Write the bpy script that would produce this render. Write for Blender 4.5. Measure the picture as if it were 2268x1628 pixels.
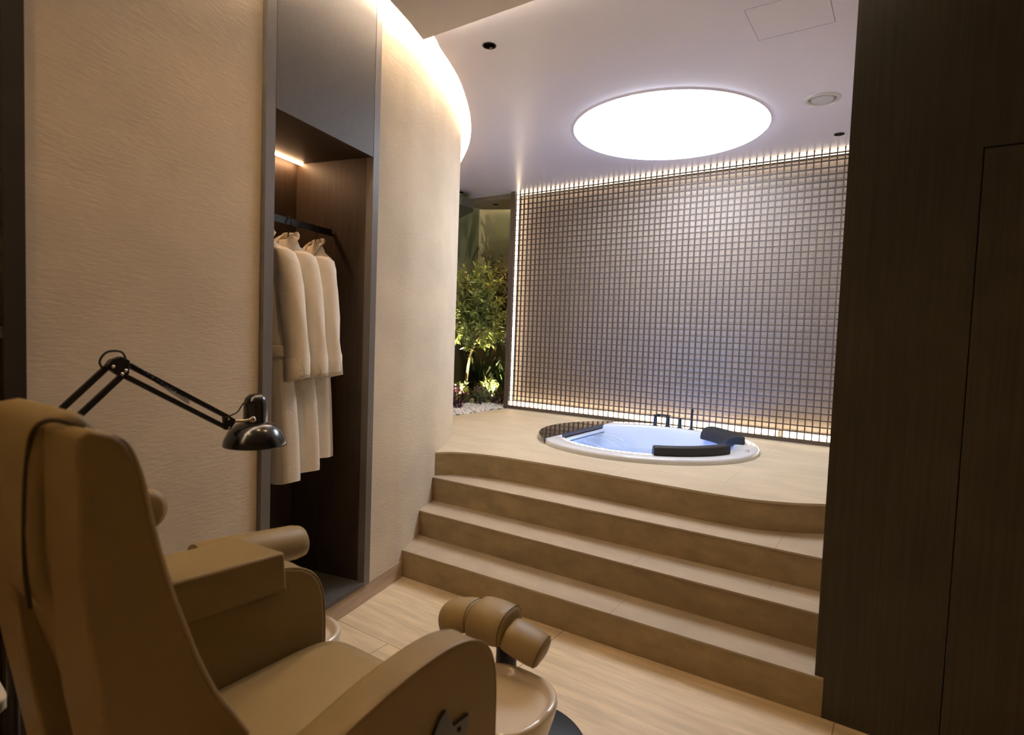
import bpy, math, random
from math import sin, cos, pi, radians as R
from mathutils import Vector, Matrix
from mathutils.geometry import tessellate_polygon
random.seed(7)
sc = bpy.context.scene
for o in list(bpy.data.objects): bpy.data.objects.remove(o)
COL = sc.collection

# ------------------------------------------------------------------ camera
yaw, pit, rol = R(34.35), R(2.975), R(2.07)
fwd = Vector((-sin(yaw)*cos(pit), cos(yaw)*cos(pit), -sin(pit)))
rt = Vector((cos(yaw), sin(yaw), 0)); up = rt.cross(fwd)
r2 = cos(rol)*rt + sin(rol)*up; u2 = -sin(rol)*rt + cos(rol)*up
cam = bpy.data.cameras.new('camera'); co = bpy.data.objects.new('camera', cam); COL.objects.link(co)
co.matrix_world = Matrix(((r2.x, u2.x, -fwd.x, 0), (r2.y, u2.y, -fwd.y, 0), (r2.z, u2.z, -fwd.z, 1.4), (0, 0, 0, 1)))
cam.sensor_width = 36; cam.lens = 1275/2268*36; cam.clip_start = .02
cam.dof.use_dof = True; cam.dof.focus_distance = 3.6; cam.dof.aperture_fstop = 3.2
sc.camera = co

# ------------------------------------------------------------------ world, view, lights
w = bpy.data.worlds.new('world'); sc.world = w; w.use_nodes = True
w.node_tree.nodes['Background'].inputs[0].default_value = (.02, .016, .012, 1)
w.node_tree.nodes['Background'].inputs[1].default_value = .3
vs = sc.view_settings; vs.view_transform = 'Standard'; vs.look = 'None'; vs.gamma = 1; vs.use_curve_mapping = False
vs.exposure = 1.45
L_COVE = 128.0       # led line in the curved ceiling recess
L_DISC = 5.9        # round light ceiling over the tub
L_LATT = 5.0       # led bars behind the lattice
L_FILL = 4.8       # added warm fill spots, unseen in the low ceiling on the chair side
L_TUB = 200.0        # lamps in the tub wall
L_CLOSET = 20.0
L_GARDEN = 120.0
L_GREEN = 12.0

# ------------------------------------------------------------------ materials
def nt(name):
    m = bpy.data.materials.new(name); m.use_nodes = True
    t = m.node_tree; return m, t, t.nodes['Principled BSDF'], t.nodes.new, t.links.new
def surf(name, col, rough=.6, spec=.5, metal=0, var=0, vscale=(4, 4, 4), bump=0, bscale=(60, 60, 60), coat=0, detail=6, vcol=None, bdist=.002):
    m, t, b, N, L = nt(name)
    b.inputs['Base Color'].default_value = (*col, 1); b.inputs['Roughness'].default_value = rough
    b.inputs['Specular IOR Level'].default_value = spec; b.inputs['Metallic'].default_value = metal
    b.inputs['Coat Weight'].default_value = coat; b.inputs['Coat Roughness'].default_value = .08
    tc = N('ShaderNodeTexCoord')
    if var:
        mp = N('ShaderNodeMapping'); mp.inputs['Scale'].default_value = vscale; L(tc.outputs['Object'], mp.inputs[0])
        n = N('ShaderNodeTexNoise'); n.inputs['Scale'].default_value = 1; n.inputs['Detail'].default_value = detail
        n.inputs['Roughness'].default_value = .62; L(mp.outputs[0], n.inputs['Vector'])
        r = N('ShaderNodeValToRGB'); c2 = vcol or tuple(c*(1-var) for c in col); c1 = tuple(min(1, c*(1+var*.5)) for c in col)
        r.color_ramp.elements[0].position = .34; r.color_ramp.elements[0].color = (*c2, 1)
        r.color_ramp.elements[1].position = .66; r.color_ramp.elements[1].color = (*c1, 1)
        L(n.outputs['Fac'], r.inputs[0]); L(r.outputs[0], b.inputs['Base Color'])
    if bump:
        mp = N('ShaderNodeMapping'); mp.inputs['Scale'].default_value = bscale; L(tc.outputs['Object'], mp.inputs[0])
        n = N('ShaderNodeTexNoise'); n.inputs['Scale'].default_value = 1; n.inputs['Detail'].default_value = 4; L(mp.outputs[0], n.inputs['Vector'])
        bp = N('ShaderNodeBump'); bp.inputs['Strength'].default_value = bump; bp.inputs['Distance'].default_value = bdist
        L(n.outputs['Fac'], bp.inputs['Height']); L(bp.outputs[0], b.inputs['Normal'])
    return m
def emis(name, col, s):
    m = bpy.data.materials.new(name); m.use_nodes = True; t = m.node_tree; t.nodes.clear()
    e = t.nodes.new('ShaderNodeEmission'); e.inputs[0].default_value = (*col, 1); e.inputs[1].default_value = s
    o = t.nodes.new('ShaderNodeOutputMaterial'); t.links.new(e.outputs[0], o.inputs[0]); return m
def joints(m, xs, ys, x0, y0, off, wid, dark):
    """thin recessed joints of a running bond, multiplied over the base colour"""
    t = m.node_tree; N = t.nodes.new; L = t.links.new; b = t.nodes['Principled BSDF']
    tc = N('ShaderNodeTexCoord'); mp = N('ShaderNodeMapping'); mp.inputs['Location'].default_value = (-x0, -y0, 0)
    L(tc.outputs['Object'], mp.inputs[0])
    br = N('ShaderNodeTexBrick'); br.offset = off; br.inputs['Scale'].default_value = 1
    br.inputs['Brick Width'].default_value = xs; br.inputs['Row Height'].default_value = ys
    br.inputs['Mortar Size'].default_value = wid; br.inputs['Mortar Smooth'].default_value = 0
    br.inputs['Color1'].default_value = br.inputs['Color2'].default_value = (1, 1, 1, 1); br.inputs['Mortar'].default_value = (dark, dark*.93, dark*.85, 1)
    L(mp.outputs[0], br.inputs['Vector'])
    mx = N('ShaderNodeMix'); mx.data_type = 'RGBA'; mx.blend_type = 'MULTIPLY'; mx.inputs[0].default_value = 1
    src = b.inputs['Base Color'].links[0].from_socket
    L(src, mx.inputs[6]); L(br.outputs['Color'], mx.inputs[7]); L(mx.outputs[2], b.inputs['Base Color'])
    return m
M = {}
M['plaster'] = surf('plaster', (.66, .555, .405), .85, .25, var=.10, vscale=(1.6, 1.6, 2.6), bump=.55, bscale=(26, 26, 110), bdist=.0022)
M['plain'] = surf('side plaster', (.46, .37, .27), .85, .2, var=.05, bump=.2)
M['ceil'] = surf('ceiling paint', (.85, .82, .92), .33, .45, var=.02, vscale=(.8, .8, .8))  # bluish tint stands in for tub light bounced onto the ceiling
M['soffit'] = surf('soffit paint', (.88, .81, .74), .6, .3, var=.02, vscale=(.8, .8, .8))
M['tile'] = joints(surf('travertine', (.69, .55, .345), .42, .4, var=.2, vscale=(3, 26, 9), detail=10, bump=.05), 1.141, .64, -.7125, 1.8, .5, .0022, .45)
M['base'] = surf('travertine skirting', (.52, .38, .26), .5, .35, var=.22, vscale=(9, 2, 14), detail=8)
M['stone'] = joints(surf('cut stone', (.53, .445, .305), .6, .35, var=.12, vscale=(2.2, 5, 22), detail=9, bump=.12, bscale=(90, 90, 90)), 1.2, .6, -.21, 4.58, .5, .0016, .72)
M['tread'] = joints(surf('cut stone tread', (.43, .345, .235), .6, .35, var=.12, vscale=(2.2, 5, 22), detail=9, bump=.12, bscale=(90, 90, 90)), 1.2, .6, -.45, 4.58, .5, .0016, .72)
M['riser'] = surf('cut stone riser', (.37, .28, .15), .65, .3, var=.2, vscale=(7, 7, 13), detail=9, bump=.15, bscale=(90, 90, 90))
M['darkwood'] = surf('dark wood veneer', (.052, .042, .026), .6, .35, var=.2, vscale=(90, 90, 2.2), detail=5)
M['mframe'] = surf('dark stained frame', (.035, .025, .014), .7, .15)
M['laminate'] = surf('taupe laminate', (.078, .064, .05), .55, .4, var=.1, vscale=(60, 60, 60))
M['frame'] = surf('taupe frame', (.15, .13, .11), .5, .45)
M['closet'] = surf('brown laminate interior', (.06, .04, .026), .5, .4, var=.22, vscale=(70, 70, 4))
M['closetb'] = surf('grey laminate base', (.085, .078, .068), .5, .4, var=.2, vscale=(50, 50, 50))
M['bronze'] = surf('bronze lattice', (.10, .075, .06), .42, .4)
M['linen'] = surf('linen wall covering', (.68, .59, .50), .8, .3, var=.16, vscale=(120, 120, 14), bump=.5, bscale=(160, 160, 30))
M['black'] = surf('black gloss lacquer', (.006, .006, .006), .22, .5, coat=.3)
M['blackm'] = surf('black matt metal', (.008, .007, .007), .42, .45)
M['foam'] = surf('black foam skin', (.022, .020, .020), .62, .4, bump=.2, bscale=(300, 300, 300))
M['acryl'] = surf('white acrylic', (.66, .66, .66), .12, .5)
M['smoke'] = surf('smoked mirror glass', (.05, .038, .032), .04, .9, metal=.55)
M['terry'] = surf('white terry cloth', (.90, .82, .69), .95, .1, bump=.9, bscale=(230, 230, 230), bdist=.003)
M['leather'] = surf('olive beige leather', (.245, .168, .062), .5, .38, var=.05, vscale=(3, 3, 3), bump=.18, bscale=(420, 420, 420), bdist=.0007)
M['leather2'] = surf('tan leather', (.30, .212, .088), .48, .4, bump=.18, bscale=(420, 420, 420), bdist=.0007)
M['piping'] = surf('pale leather piping', (.34, .25, .13), .5, .4)
M['seam'] = surf('dark seam', (.05, .032, .014), .7, .2)
M['gel'] = surf('beige glossy gelcoat', (.74, .65, .52), .14, .5, coat=.4)
M['chrome'] = surf('chrome', (.6, .56, .5), .2, .5, metal=1)
M['reflector'] = surf('dark reflector', (.05, .04, .035), .2, .5, metal=.8)
M['rock'] = surf('white pebble', (.74, .70, .64), .7, .3, var=.12, vscale=(30, 30, 30))
M['soil'] = surf('dark soil', (.02, .015, .01), .9, .1)
M['gwall'] = surf('garden wall paint', (.27, .24, .17), .8, .2, var=.12, vscale=(2, 2, 2))
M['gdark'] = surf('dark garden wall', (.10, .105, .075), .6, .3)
M['bark'] = surf('bark', (.22, .16, .08), .85, .2, var=.3, vscale=(30, 30, 8), bump=.5)
def leafm(name, c1, c2, trans=.25):
    m, t, b, N, L = nt(name)
    oi = N('ShaderNodeTexCoord'); n = N('ShaderNodeTexNoise'); n.inputs['Scale'].default_value = 14; L(oi.outputs['Object'], n.inputs['Vector'])
    r = N('ShaderNodeValToRGB'); r.color_ramp.elements[0].position = .38; r.color_ramp.elements[1].position = .62
    r.color_ramp.elements[0].color = (*c1, 1); r.color_ramp.elements[1].color = (*c2, 1)
    L(n.outputs['Fac'], r.inputs[0]); L(r.outputs[0], b.inputs['Base Color'])
    b.inputs['Roughness'].default_value = .45; b.inputs['Subsurface Weight'].default_value = 0
    return m
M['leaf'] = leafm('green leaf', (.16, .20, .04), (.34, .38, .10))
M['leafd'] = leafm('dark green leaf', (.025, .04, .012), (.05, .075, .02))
M['purple'] = leafm('purple leaf', (.09, .025, .045), (.20, .07, .12))
M['sage'] = leafm('grey green leaf', (.13, .15, .10), (.24, .24, .17))
M['mauve'] = leafm('grey mauve leaf', (.12, .085, .09), (.24, .17, .16))
M['grass'] = leafm('olive grass', (.12, .13, .03), (.24, .2, .06))
M['e_cove'] = emis('warm led line', (1, .85, .58), L_COVE)
M['e_lip'] = emis('soft led line', (1, .85, .62), 14)
M['e_disc'] = emis('lit stretch membrane', (.82, .87, 1.0), L_DISC)
M['e_latt'] = emis('led bar diffuser', (1, .79, .55), L_LATT)
M['e_latt_top'] = emis('led bar diffuser, ceiling side', (1, .79, .55), 2.0)
M['e_closet'] = emis('wardrobe led', (1, .58, .30), L_CLOSET)
M['e_tub'] = emis('tub lamp', (.12, .33, 1.0), L_TUB)
M['e_green'] = emis('green cove led', (.80, .95, .42), L_GREEN)
M['e_warm'] = emis('lamp face', (1, .75, .48), 8)
# mirror on the left wall
m, t, b, N, L = nt('tinted mirror'); b.inputs['Base Color'].default_value = (.5, .42, .33, 1); b.inputs['Metallic'].default_value = 1; b.inputs['Roughness'].default_value = .06; M['mirror'] = m
# clear water: sees through, mirrors at grazing angles
def water(name, tint, rough, bump, scale, mixw):
    m = bpy.data.materials.new(name); m.use_nodes = True; t = m.node_tree; t.nodes.clear(); N = t.nodes.new; L = t.links.new
    tr = N('ShaderNodeBsdfTransparent'); tr.inputs[0].default_value = (*tint, 1)
    gl = N('ShaderNodeBsdfGlossy'); gl.inputs['Roughness'].default_value = rough; gl.inputs[0].default_value = (1, 1, 1, 1)
    df = N('ShaderNodeBsdfDiffuse'); df.inputs[0].default_value = (.75, .85, 1, 1)
    tc = N('ShaderNodeTexCoord'); mp = N('ShaderNodeMapping'); mp.inputs['Scale'].default_value = scale; L(tc.outputs['Object'], mp.inputs[0])
    n = N('ShaderNodeTexNoise'); n.inputs['Scale'].default_value = 1; n.inputs['Detail'].default_value = 3; L(mp.outputs[0], n.inputs['Vector'])
    bp = N('ShaderNodeBump'); bp.inputs['Strength'].default_value = bump; bp.inputs['Distance'].default_value = .01; L(n.outputs['Fac'], bp.inputs['Height'])
    fr = N('ShaderNodeFresnel'); fr.inputs['IOR'].default_value = 1.33; L(bp.outputs[0], fr.inputs['Normal']); L(bp.outputs[0], gl.inputs['Normal'])
    a = N('ShaderNodeMixShader'); L(fr.outputs[0], a.inputs[0]); L(tr.outputs[0], a.inputs[1]); L(gl.outputs[0], a.inputs[2])
    r = N('ShaderNodeValToRGB'); r.color_ramp.elements[0].position = .45; r.color_ramp.elements[1].position = .75
    r.color_ramp.elements[0].color = (mixw[0],)*3+(1,); r.color_ramp.elements[1].color = (mixw[1],)*3+(1,); L(n.outputs['Fac'], r.inputs[0])
    b2 = N('ShaderNodeMixShader'); L(r.outputs[0], b2.inputs[0]); L(a.outputs[0], b2.inputs[1]); L(df.outputs[0], b2.inputs[2])
    o = N('ShaderNodeOutputMaterial'); L(b2.outputs[0], o.inputs[0]); return m
M['water'] = water('tub water', (.82, .90, 1), .05, .5, (14, 14, 14), (.05, .25))
M['sheet'] = water('falling water', (.86, .92, 1), .08, .6, (4, 40, 4), (.08, .42))
m, t, b, N, L = nt('clear acrylic'); b.inputs['Base Color'].default_value = (.9, .86, .84, 1); b.inputs['Transmission Weight'].default_value = .85; b.inputs['Roughness'].default_value = .08; M['clear'] = m

# ------------------------------------------------------------------ mesh helpers
class MB:
    def __init__(s): s.v = []; s.f = []
    def add(s, vs, fs):
        n = len(s.v); s.v += [tuple(v) for v in vs]; s.f += [tuple(i+n for i in f) for f in fs]; return s
    def box(s, x0, x1, y0, y1, z0, z1, mat=None):
        vs = [Vector((x, y, z)) for x in (x0, x1) for y in (y0, y1) for z in (z0, z1)]
        if mat is not None: vs = [mat @ v for v in vs]
        return s.add(vs, [(0, 1, 3, 2), (4, 6, 7, 5), (0, 4, 5, 1), (2, 3, 7, 6), (0, 2, 6, 4), (1, 5, 7, 3)])
    def loops(s, ls, close=False, cap=True):
        """skin a list of equal closed loops"""
        n = len(ls[0]); vs = [p for l in ls for p in l]; fs = []
        k = len(ls)
        for i in range(k if close else k-1):
            j = (i+1) % k
            for a in range(n):
                b = (a+1) % n; fs.append((i*n+a, i*n+b, j*n+b, j*n+a))
        if cap and not close: fs += [tuple(range(n-1, -1, -1)), tuple((k-1)*n+a for a in range(n))]
        return s.add(vs, fs)
    def tube(s, pts, r, n=10, cap=True):
        pts = [Vector(p) for p in pts]; rs = r if isinstance(r, (list, tuple)) else [r]*len(pts); ls = []
        t0 = (pts[1]-pts[0]).normalized(); a = t0.orthogonal().normalized()
        for i, p in enumerate(pts):
            t = (pts[min(i+1, len(pts)-1)]-pts[max(i-1, 0)]).normalized()
            a = (a - t*a.dot(t)).normalized(); b = t.cross(a)
            ls.append([p + rs[i]*(a*cos(2*pi*k/n)+b*sin(2*pi*k/n)) for k in range(n)])
        return s.loops(ls, cap=cap)
    def lathe(s, prof, c=(0, 0), n=48, a0=0, a1=2*pi, fn=None, cap=False):
        full = abs(a1-a0-2*pi) < 1e-6; k = n if full else n+1; ls = []
        for r, z in prof:
            l = []
            for i in range(k):
                a = a0+(a1-a0)*i/n; p = Vector((c[0]+r*cos(a), c[1]+r*sin(a), z))
                l.append(fn(p) if fn else p)
            ls.append(l)
        vs = [p for l in ls for p in l]; fs = []
        for i in range(len(ls)-1):
            for a in range(k if full else k-1):
                b = (a+1) % k; fs.append((i*k+a, i*k+b, (i+1)*k+b, (i+1)*k+a))
        if cap: fs += [tuple(range(k-1, -1, -1)), tuple((len(ls)-1)*k+a for a in range(k))]
        return s.add(vs, fs)
    def poly(s, pts, z0, z1, holes=(), side=True, top=True, bottom=True):
        rings = [list(pts)]+[list(h) for h in holes]
        tri = tessellate_polygon([[Vector((p[0], p[1], 0)) for p in r] for r in rings])
        flat = [p for r in rings for p in r]; n = len(flat)
        vs = [(p[0], p[1], z0) for p in flat]+[(p[0], p[1], z1) for p in flat]; fs = []
        if bottom: fs += [tuple(t) for t in tri]
        if top: fs += [tuple(i+n for i in t[::-1]) for t in tri]
        if side:
            o = 0
            for r in rings:
                k = len(r)
                for i in range(k): fs.append((o+i, o+(i+1) % k, o+(i+1) % k+n, o+i+n))
                o += k
        return s.add(vs, fs)
    def prism(s, prof, x0, x1, axis='x'):
        """prof = [(y,z)] extruded along x"""
        n = len(prof); vs = [(x0, p[0], p[1]) for p in prof]+[(x1, p[0], p[1]) for p in prof]
        fs = [tuple(range(n)), tuple(range(2*n-1, n-1, -1))]+[(i, i+n, (i+1) % n+n, (i+1) % n) for i in range(n)]
        return s.add(vs, fs)
    def blob(s, c, r, seed=0, n=8, m=6, sq=(1, 1, 1)):
        c = Vector(c); ls = []
        rnd = random.Random(seed)
        for j in range(1, m):
            th = pi*j/m
            ls.append([c+Vector((r*sq[0]*sin(th)*cos(2*pi*i/n), r*sq[1]*sin(th)*sin(2*pi*i/n), r*sq[2]*cos(th))) for i in range(n)])
        return s.loops(ls)
    def leaf(s, p, d, up, L, W, bend=.2):
        p = Vector(p); d = Vector(d).normalized(); sd = d.cross(Vector(up)).normalized(); u = sd.cross(d)
        q = [p, p+d*L*.35+sd*W*.5+u*L*.06, p+d*L*.35-sd*W*.5+u*L*.06, p+d*L*.38, p+d*L*.7+sd*W*.38-u*L*bend*.3, p+d*L*.7-sd*W*.38-u*L*bend*.3, p+d*L-u*L*bend]
        return s.add(q, [(0, 1, 3), (0, 3, 2), (1, 4, 3), (3, 4, 6), (3, 6, 5), (3, 5, 2)])
    def build(s, name, mat, parent=None, smooth=False, bevel=0, seg=3, kind=None, angle=40, subd=0, solid=0):
        me = bpy.data.meshes.new(name); me.from_pydata(s.v, [], s.f); me.update()
        import bmesh
        bm = bmesh.new(); bm.from_mesh(me); bmesh.ops.recalc_face_normals(bm, faces=bm.faces); bm.to_mesh(me); bm.free()
        o = bpy.data.objects.new(name, me); COL.objects.link(o); me.materials.append(M[mat] if isinstance(mat, str) else mat)
        if smooth or bevel:
            me.polygons.foreach_set('use_smooth', [True]*len(me.polygons))
            if not subd: me.set_sharp_from_angle(angle=R(angle))
        if bevel:
            b = o.modifiers.new('bevel', 'BEVEL'); b.width = bevel; b.segments = seg; b.limit_method = 'ANGLE'; b.angle_limit = R(38); b.harden_normals = False
            me.polygons.foreach_set('use_smooth', [True]*len(me.polygons))
            for e in me.edges: e.use_edge_sharp = False
            wn = o.modifiers.new('wn', 'WEIGHTED_NORMAL'); wn.keep_sharp = False
        if solid:
            q = o.modifiers.new('solid', 'SOLIDIFY'); q.thickness = solid; q.offset = 0
        if subd:
            q = o.modifiers.new('sub', 'SUBSURF'); q.levels = q.render_levels = subd
        if parent: o.parent = parent
        if kind: o['kind'] = kind
        return o
def tag(o, label=None, cat=None, group=None, kind=None):
    if label: o['label'] = label
    if cat: o['category'] = cat
    if group: o['group'] = group
    if kind: o['kind'] = kind
    return o
def empty(name, loc, label, cat, group=None, rz=0):
    o = bpy.data.objects.new(name, None); o.empty_display_size = .05; o.location = loc; o.rotation_euler.z = rz
    COL.objects.link(o); return tag(o, label, cat, group)
def keepw(parent, *obs):
    """children built in world coordinates: cancel the parent's placement"""
    mi = (Matrix.Translation(parent.location) @ Matrix.Rotation(parent.rotation_euler.z, 4, 'Z')).inverted()
    for o in obs: o.matrix_parent_inverse = mi
def copy_tree(o, parent=None):
    c = o.copy(); COL.objects.link(c)
    if parent: c.parent = parent
    for ch in o.children: copy_tree(ch, c)
    return c
def spline(pts, n=6):
    pts = [Vector(p) for p in pts]; out = []
    for i in range(len(pts)-1):
        p0 = pts[max(i-1, 0)]; p1 = pts[i]; p2 = pts[i+1]; p3 = pts[min(i+2, len(pts)-1)]
        for k in range(n):
            t = k/n; out.append(.5*((2*p1)+(p2-p0)*t+(2*p0-5*p1+4*p2-p3)*t*t+(3*p1-p0-3*p2+p3)*t**3))
    out.append(pts[-1]); return out
def light(kind, loc, power, col, parent=None, **k):
    l = bpy.data.lights.new('lamp', kind); l.energy = power; l.color = col
    for a, v in k.items():
        if a not in ('rot',): setattr(l, a, v)
    o = bpy.data.objects.new('lamp_light', l); COL.objects.link(o); o.location = loc
    if 'rot' in k: o.rotation_euler = k['rot']
    if parent: o.parent = parent
    return o

# ------------------------------------------------------------------ walls: straight part A + s*d, room side +n
A = Vector((-2.188, 1.734, 0)); D = Vector((-.2175, .9761, 0)).normalized(); Nn = Vector((D.y, -D.x, 0))
def P(s, o=0, z=0): q = A+D*s+Nn*o; return Vector((q.x, q.y, z))
ZT = 3.2
MW = Matrix(((D.x, Nn.x, 0, A.x), (D.y, Nn.y, 0, A.y), (0, 0, 1, 0), (0, 0, 0, 1)))  # (s,o,z) -> world
b = MB().box(-3.9, -.446, -.12, 0, 0, ZT, MW); b.build('wall_left', 'plaster', kind='structure')
curve = [P(.294), P(.5), (-2.337, 2.369, 0), (-2.437, 2.604, 0), (-2.530, 2.825, 0), (-2.612, 2.982, 0), (-2.718, 3.165, 0), (-2.885, 3.42, 0), (-3.036, 3.60, 0), (-3.278, 3.85, 0), (-3.60, 4.13, 0), (-3.95, 4.38, 0), (-4.45, 4.62, 0)]
wc = spline(curve, 6)
def offs(pts, d):
    out = []
    for i, p in enumerate(pts):
        t = (pts[min(i+1, len(pts)-1)]-pts[max(i-1, 0)]).normalized(); out.append(p+Vector((t.y, -t.x, 0))*d)
    return out
bk = offs(wc, -.12)
b = MB(); b.loops([[ (p.x, p.y, 0), (p.x, p.y, ZT), (q.x, q.y, ZT), (q.x, q.y, 0)] for p, q in zip(wc, bk)])
b.build('wall_curved', 'plaster', kind='structure', smooth=True)
# skirting
for i, (a0, a1) in enumerate(((-3.9, .294),)):
    MB().box(a0, a1, 0, .006, 0, .098, MW).build('baseboard_left', 'base', kind='structure')
sk = wc[:14]; f = offs(sk, .006)
MB().loops([[(p.x, p.y, 0), (q.x, q.y, 0), (q.x, q.y, .098), (p.x, p.y, .098)] for p, q in zip(sk, f) if p.y < 2.36]).build('baseboard_curved', 'base', kind='structure')
# other walls of the room
MB().box(-1.6, 1.7, -2.12, -2.0, 0, ZT).build('wall_back', 'plain', kind='structure')
MB().box(1.6, 1.72, -2.0, 2.44, 0, ZT).build('wall_right', 'plain', kind='structure')
MB().box(-.2, .0, 2.6, 5.4, 0, ZT).build('wall_alcove', 'plain', kind='structure')
MB().box(-3.66, -.0, 5.315, 5.42, 0, ZT).build('wall_far', 'linen', kind='structure')
MB().box(-5.2, -3.66, 6.1, 6.2, .4, ZT).build('wall_garden', 'gwall', kind='structure')
MB().box(-3.66, -3.60, 5.42, 6.2, .4, ZT).build('wall_garden_return', 'gwall', kind='structure')
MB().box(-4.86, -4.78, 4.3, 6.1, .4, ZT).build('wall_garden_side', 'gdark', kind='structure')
# floor
MB().box(-3.2, 1.7, -2.1, 2.44, -.1, 0).build('floor', 'tile', kind='structure')
# ceilings
edge_main = spline([(-2.165, 2.205, 0), (-2.168, 2.322, 0), (-2.226, 2.441, 0), (-2.286, 2.587, 0), (-2.366, 2.76, 0), (-2.478, 2.958, 0), (-2.615, 3.175, 0), (-2.775, 3.40, 0), (-2.976, 3.648, 0), (-3.218, 3.896, 0), (-3.548, 4.19, 0), (-3.90, 4.45, 0), (-4.4, 4.70, 0)], 6)
DC = (-1.552, 4.205); DR = .695
def ring(x, y, r_, n=20): return [(x+r_*cos(2*pi*i/n), y+r_*sin(2*pi*i/n)) for i in range(n)]
DL_MAIN = [(-1.972, 2.555), (-.504, 4.898), (-4.172, 4.972)]
FILL_NEAR = [(-1.45, .15), (-1.5, 1.25), (-1.2, 1.85), (.3, -1.1), (.9, .1), (-.7, -1.2), (.8, 1.5)]
hx0, hx1, hy0, hy1 = -.73, -.378, 2.90, 3.225
hole = [(DC[0]+DR*cos(2*pi*i/72), DC[1]+DR*sin(2*pi*i/72)) for i in range(72)]
outer = [(p.x, p.y) for p in edge_main]+[(-4.42, 5.25), (-3.66, 5.25), (-3.66, 5.315), (-.2, 5.315), (-.2, 2.47), (-.1, 2.47), (-.1, 2.205)]
MB().poly(outer, 2.983, 3.01, [hole, ring(-.537, 4.163, .082), [(hx0, hy0), (hx1, hy0), (hx1, hy1), (hx0, hy1)]]+[ring(x, y, .0335) for x, y in DL_MAIN]).build('ceiling', 'ceil', kind='structure')
en = [P(-3.9, .19), P(-1, .192), P(0, .186)]
near = [(p.x, p.y) for p in en]+[(-2.016, 1.866), (-2.067, 2.037), (-2.127, 2.203), (1.6, 2.203), (1.6, -2.0), (-1.2, -2.0)]
MB().poly(near, 2.90, 2.982, [ring(x, y, .0335) for x, y in FILL_NEAR]).build('ceiling_near', 'soffit', kind='structure')
MB().poly([(-2.2, 2.21), (1.6, 2.21), (1.6, 2.44), (-.1, 2.44), (-.1, 2.21)][1:], 2.9, 2.99).build('ceiling_strip', 'soffit', kind='structure')
MB().box(-5.3, 1.75, -2.2, 6.3, ZT, ZT+.05).build('ceiling_top', 'ceil', kind='structure')
# garden ceilings: lit drop, grey lower soffit, dark one on the left
MB().poly([(-4.42, 5.252), (-3.66, 5.252), (-3.66, 5.80), (-3.98, 5.76), (-4.34, 5.59)], 2.935, 2.982, [ring(-4.03, 5.44, .0335)]).build('trim_1', 'gwall', kind='structure')
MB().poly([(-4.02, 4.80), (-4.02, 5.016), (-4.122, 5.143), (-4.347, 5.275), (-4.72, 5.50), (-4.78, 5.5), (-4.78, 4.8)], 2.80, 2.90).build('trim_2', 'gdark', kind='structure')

# led line in the curved recess
le = offs(edge_main, -.0); ln = [P(-3.9, .24), P(-1, .24), P(0, .236), Vector((-1.966, 1.866, 0)), Vector((-2.017, 2.037, 0)), Vector((-2.075, 2.19, 0))]
def ledstrip(pts, off, z, w, h, name, mat, label):
    c = offs(pts, off); d = offs(pts, off+w)
    b = MB(); b.loops([[(p.x, p.y, z), (q.x, q.y, z), (q.x, q.y, z+h), (p.x, p.y, z+h)] for p, q in zip(c, d)])
    return tag(b.build(name, mat), label, 'light strip')
ledstrip(edge_main[2:], .035, 3.012, .012, .014, 'led_strip', 'e_cove', 'glowing warm light line hidden in the recess above the curved plaster wall')
ledstrip(ln, 0, 2.984, .012, .014, 'led_strip', 'e_cove', 'glowing warm light line in the ceiling recess above the wardrobe')

tag(MB().box(-2.08, -.2, 2.2035, 2.2085, 2.945, 2.955).build('led_strip', 'e_lip'), 'warm light line hidden behind the step between low and high ceiling', 'light strip')
# ------------------------------------------------------------------ dark panel wall with door
PY = 2.441
MB().box(-.217, .168, PY, PY+.16, 0, ZT).build('wall_panel', 'darkwood', kind='structure')
MB().box(.168, 1.6, PY, PY+.1, 2.077, ZT).build('trim_3', 'darkwood', kind='structure')
MB().box(.168, 1.6, PY+.03, PY+.1, 0, 2.077).build('trim_4', 'black', kind='structure')
MB().box(.1715, 1.05, PY-.001, PY+.03, .004, 2.072).build('door_1', 'darkwood', kind='structure')

# ------------------------------------------------------------------ raised stone platform and steps
pe = spline([(-2.60, 2.82, 0), (-2.543, 2.855, 0), (-2.503, 2.912, 0), (-2.44, 2.965, 0), (-2.293, 3.025, 0), (-2.042, 3.062, 0), (-1.548, 3.085, 0), (-1.092, 3.078, 0), (-.713, 3.087, 0), (-.579, 3.112, 0), (-.454, 3.165, 0), (-.392, 3.199, 0), (-.285, 3.274, 0), (-.2, 3.31, 0)], 4)
TC = (-1.656, 4.303); TR = .832
th = [(TC[0]+(TR-.02)*cos(2*pi*i/64), TC[1]+(TR-.02)*sin(2*pi*i/64)) for i in range(64)]
inner_wall = [(-3.6, 5.315), (-3.6, 4.15)]+[(p.x, p.y) for p in offs(wc, -.04)[::-1] if 2.85 < p.y < 4.12]
po = [(p.x, p.y) for p in pe]+[(-.2, 5.315)]+inner_wall
plat = empty('stone_platform', (-1.6, 4.0, 0), 'raised beige stone platform with a wavy front edge around the round tub', 'platform')
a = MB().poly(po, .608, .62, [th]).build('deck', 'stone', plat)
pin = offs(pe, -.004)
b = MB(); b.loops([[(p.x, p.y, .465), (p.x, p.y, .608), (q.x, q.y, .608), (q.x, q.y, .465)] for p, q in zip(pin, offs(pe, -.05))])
c = b.build('riser', 'riser', plat, smooth=True); keepw(plat, a, c)
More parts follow.
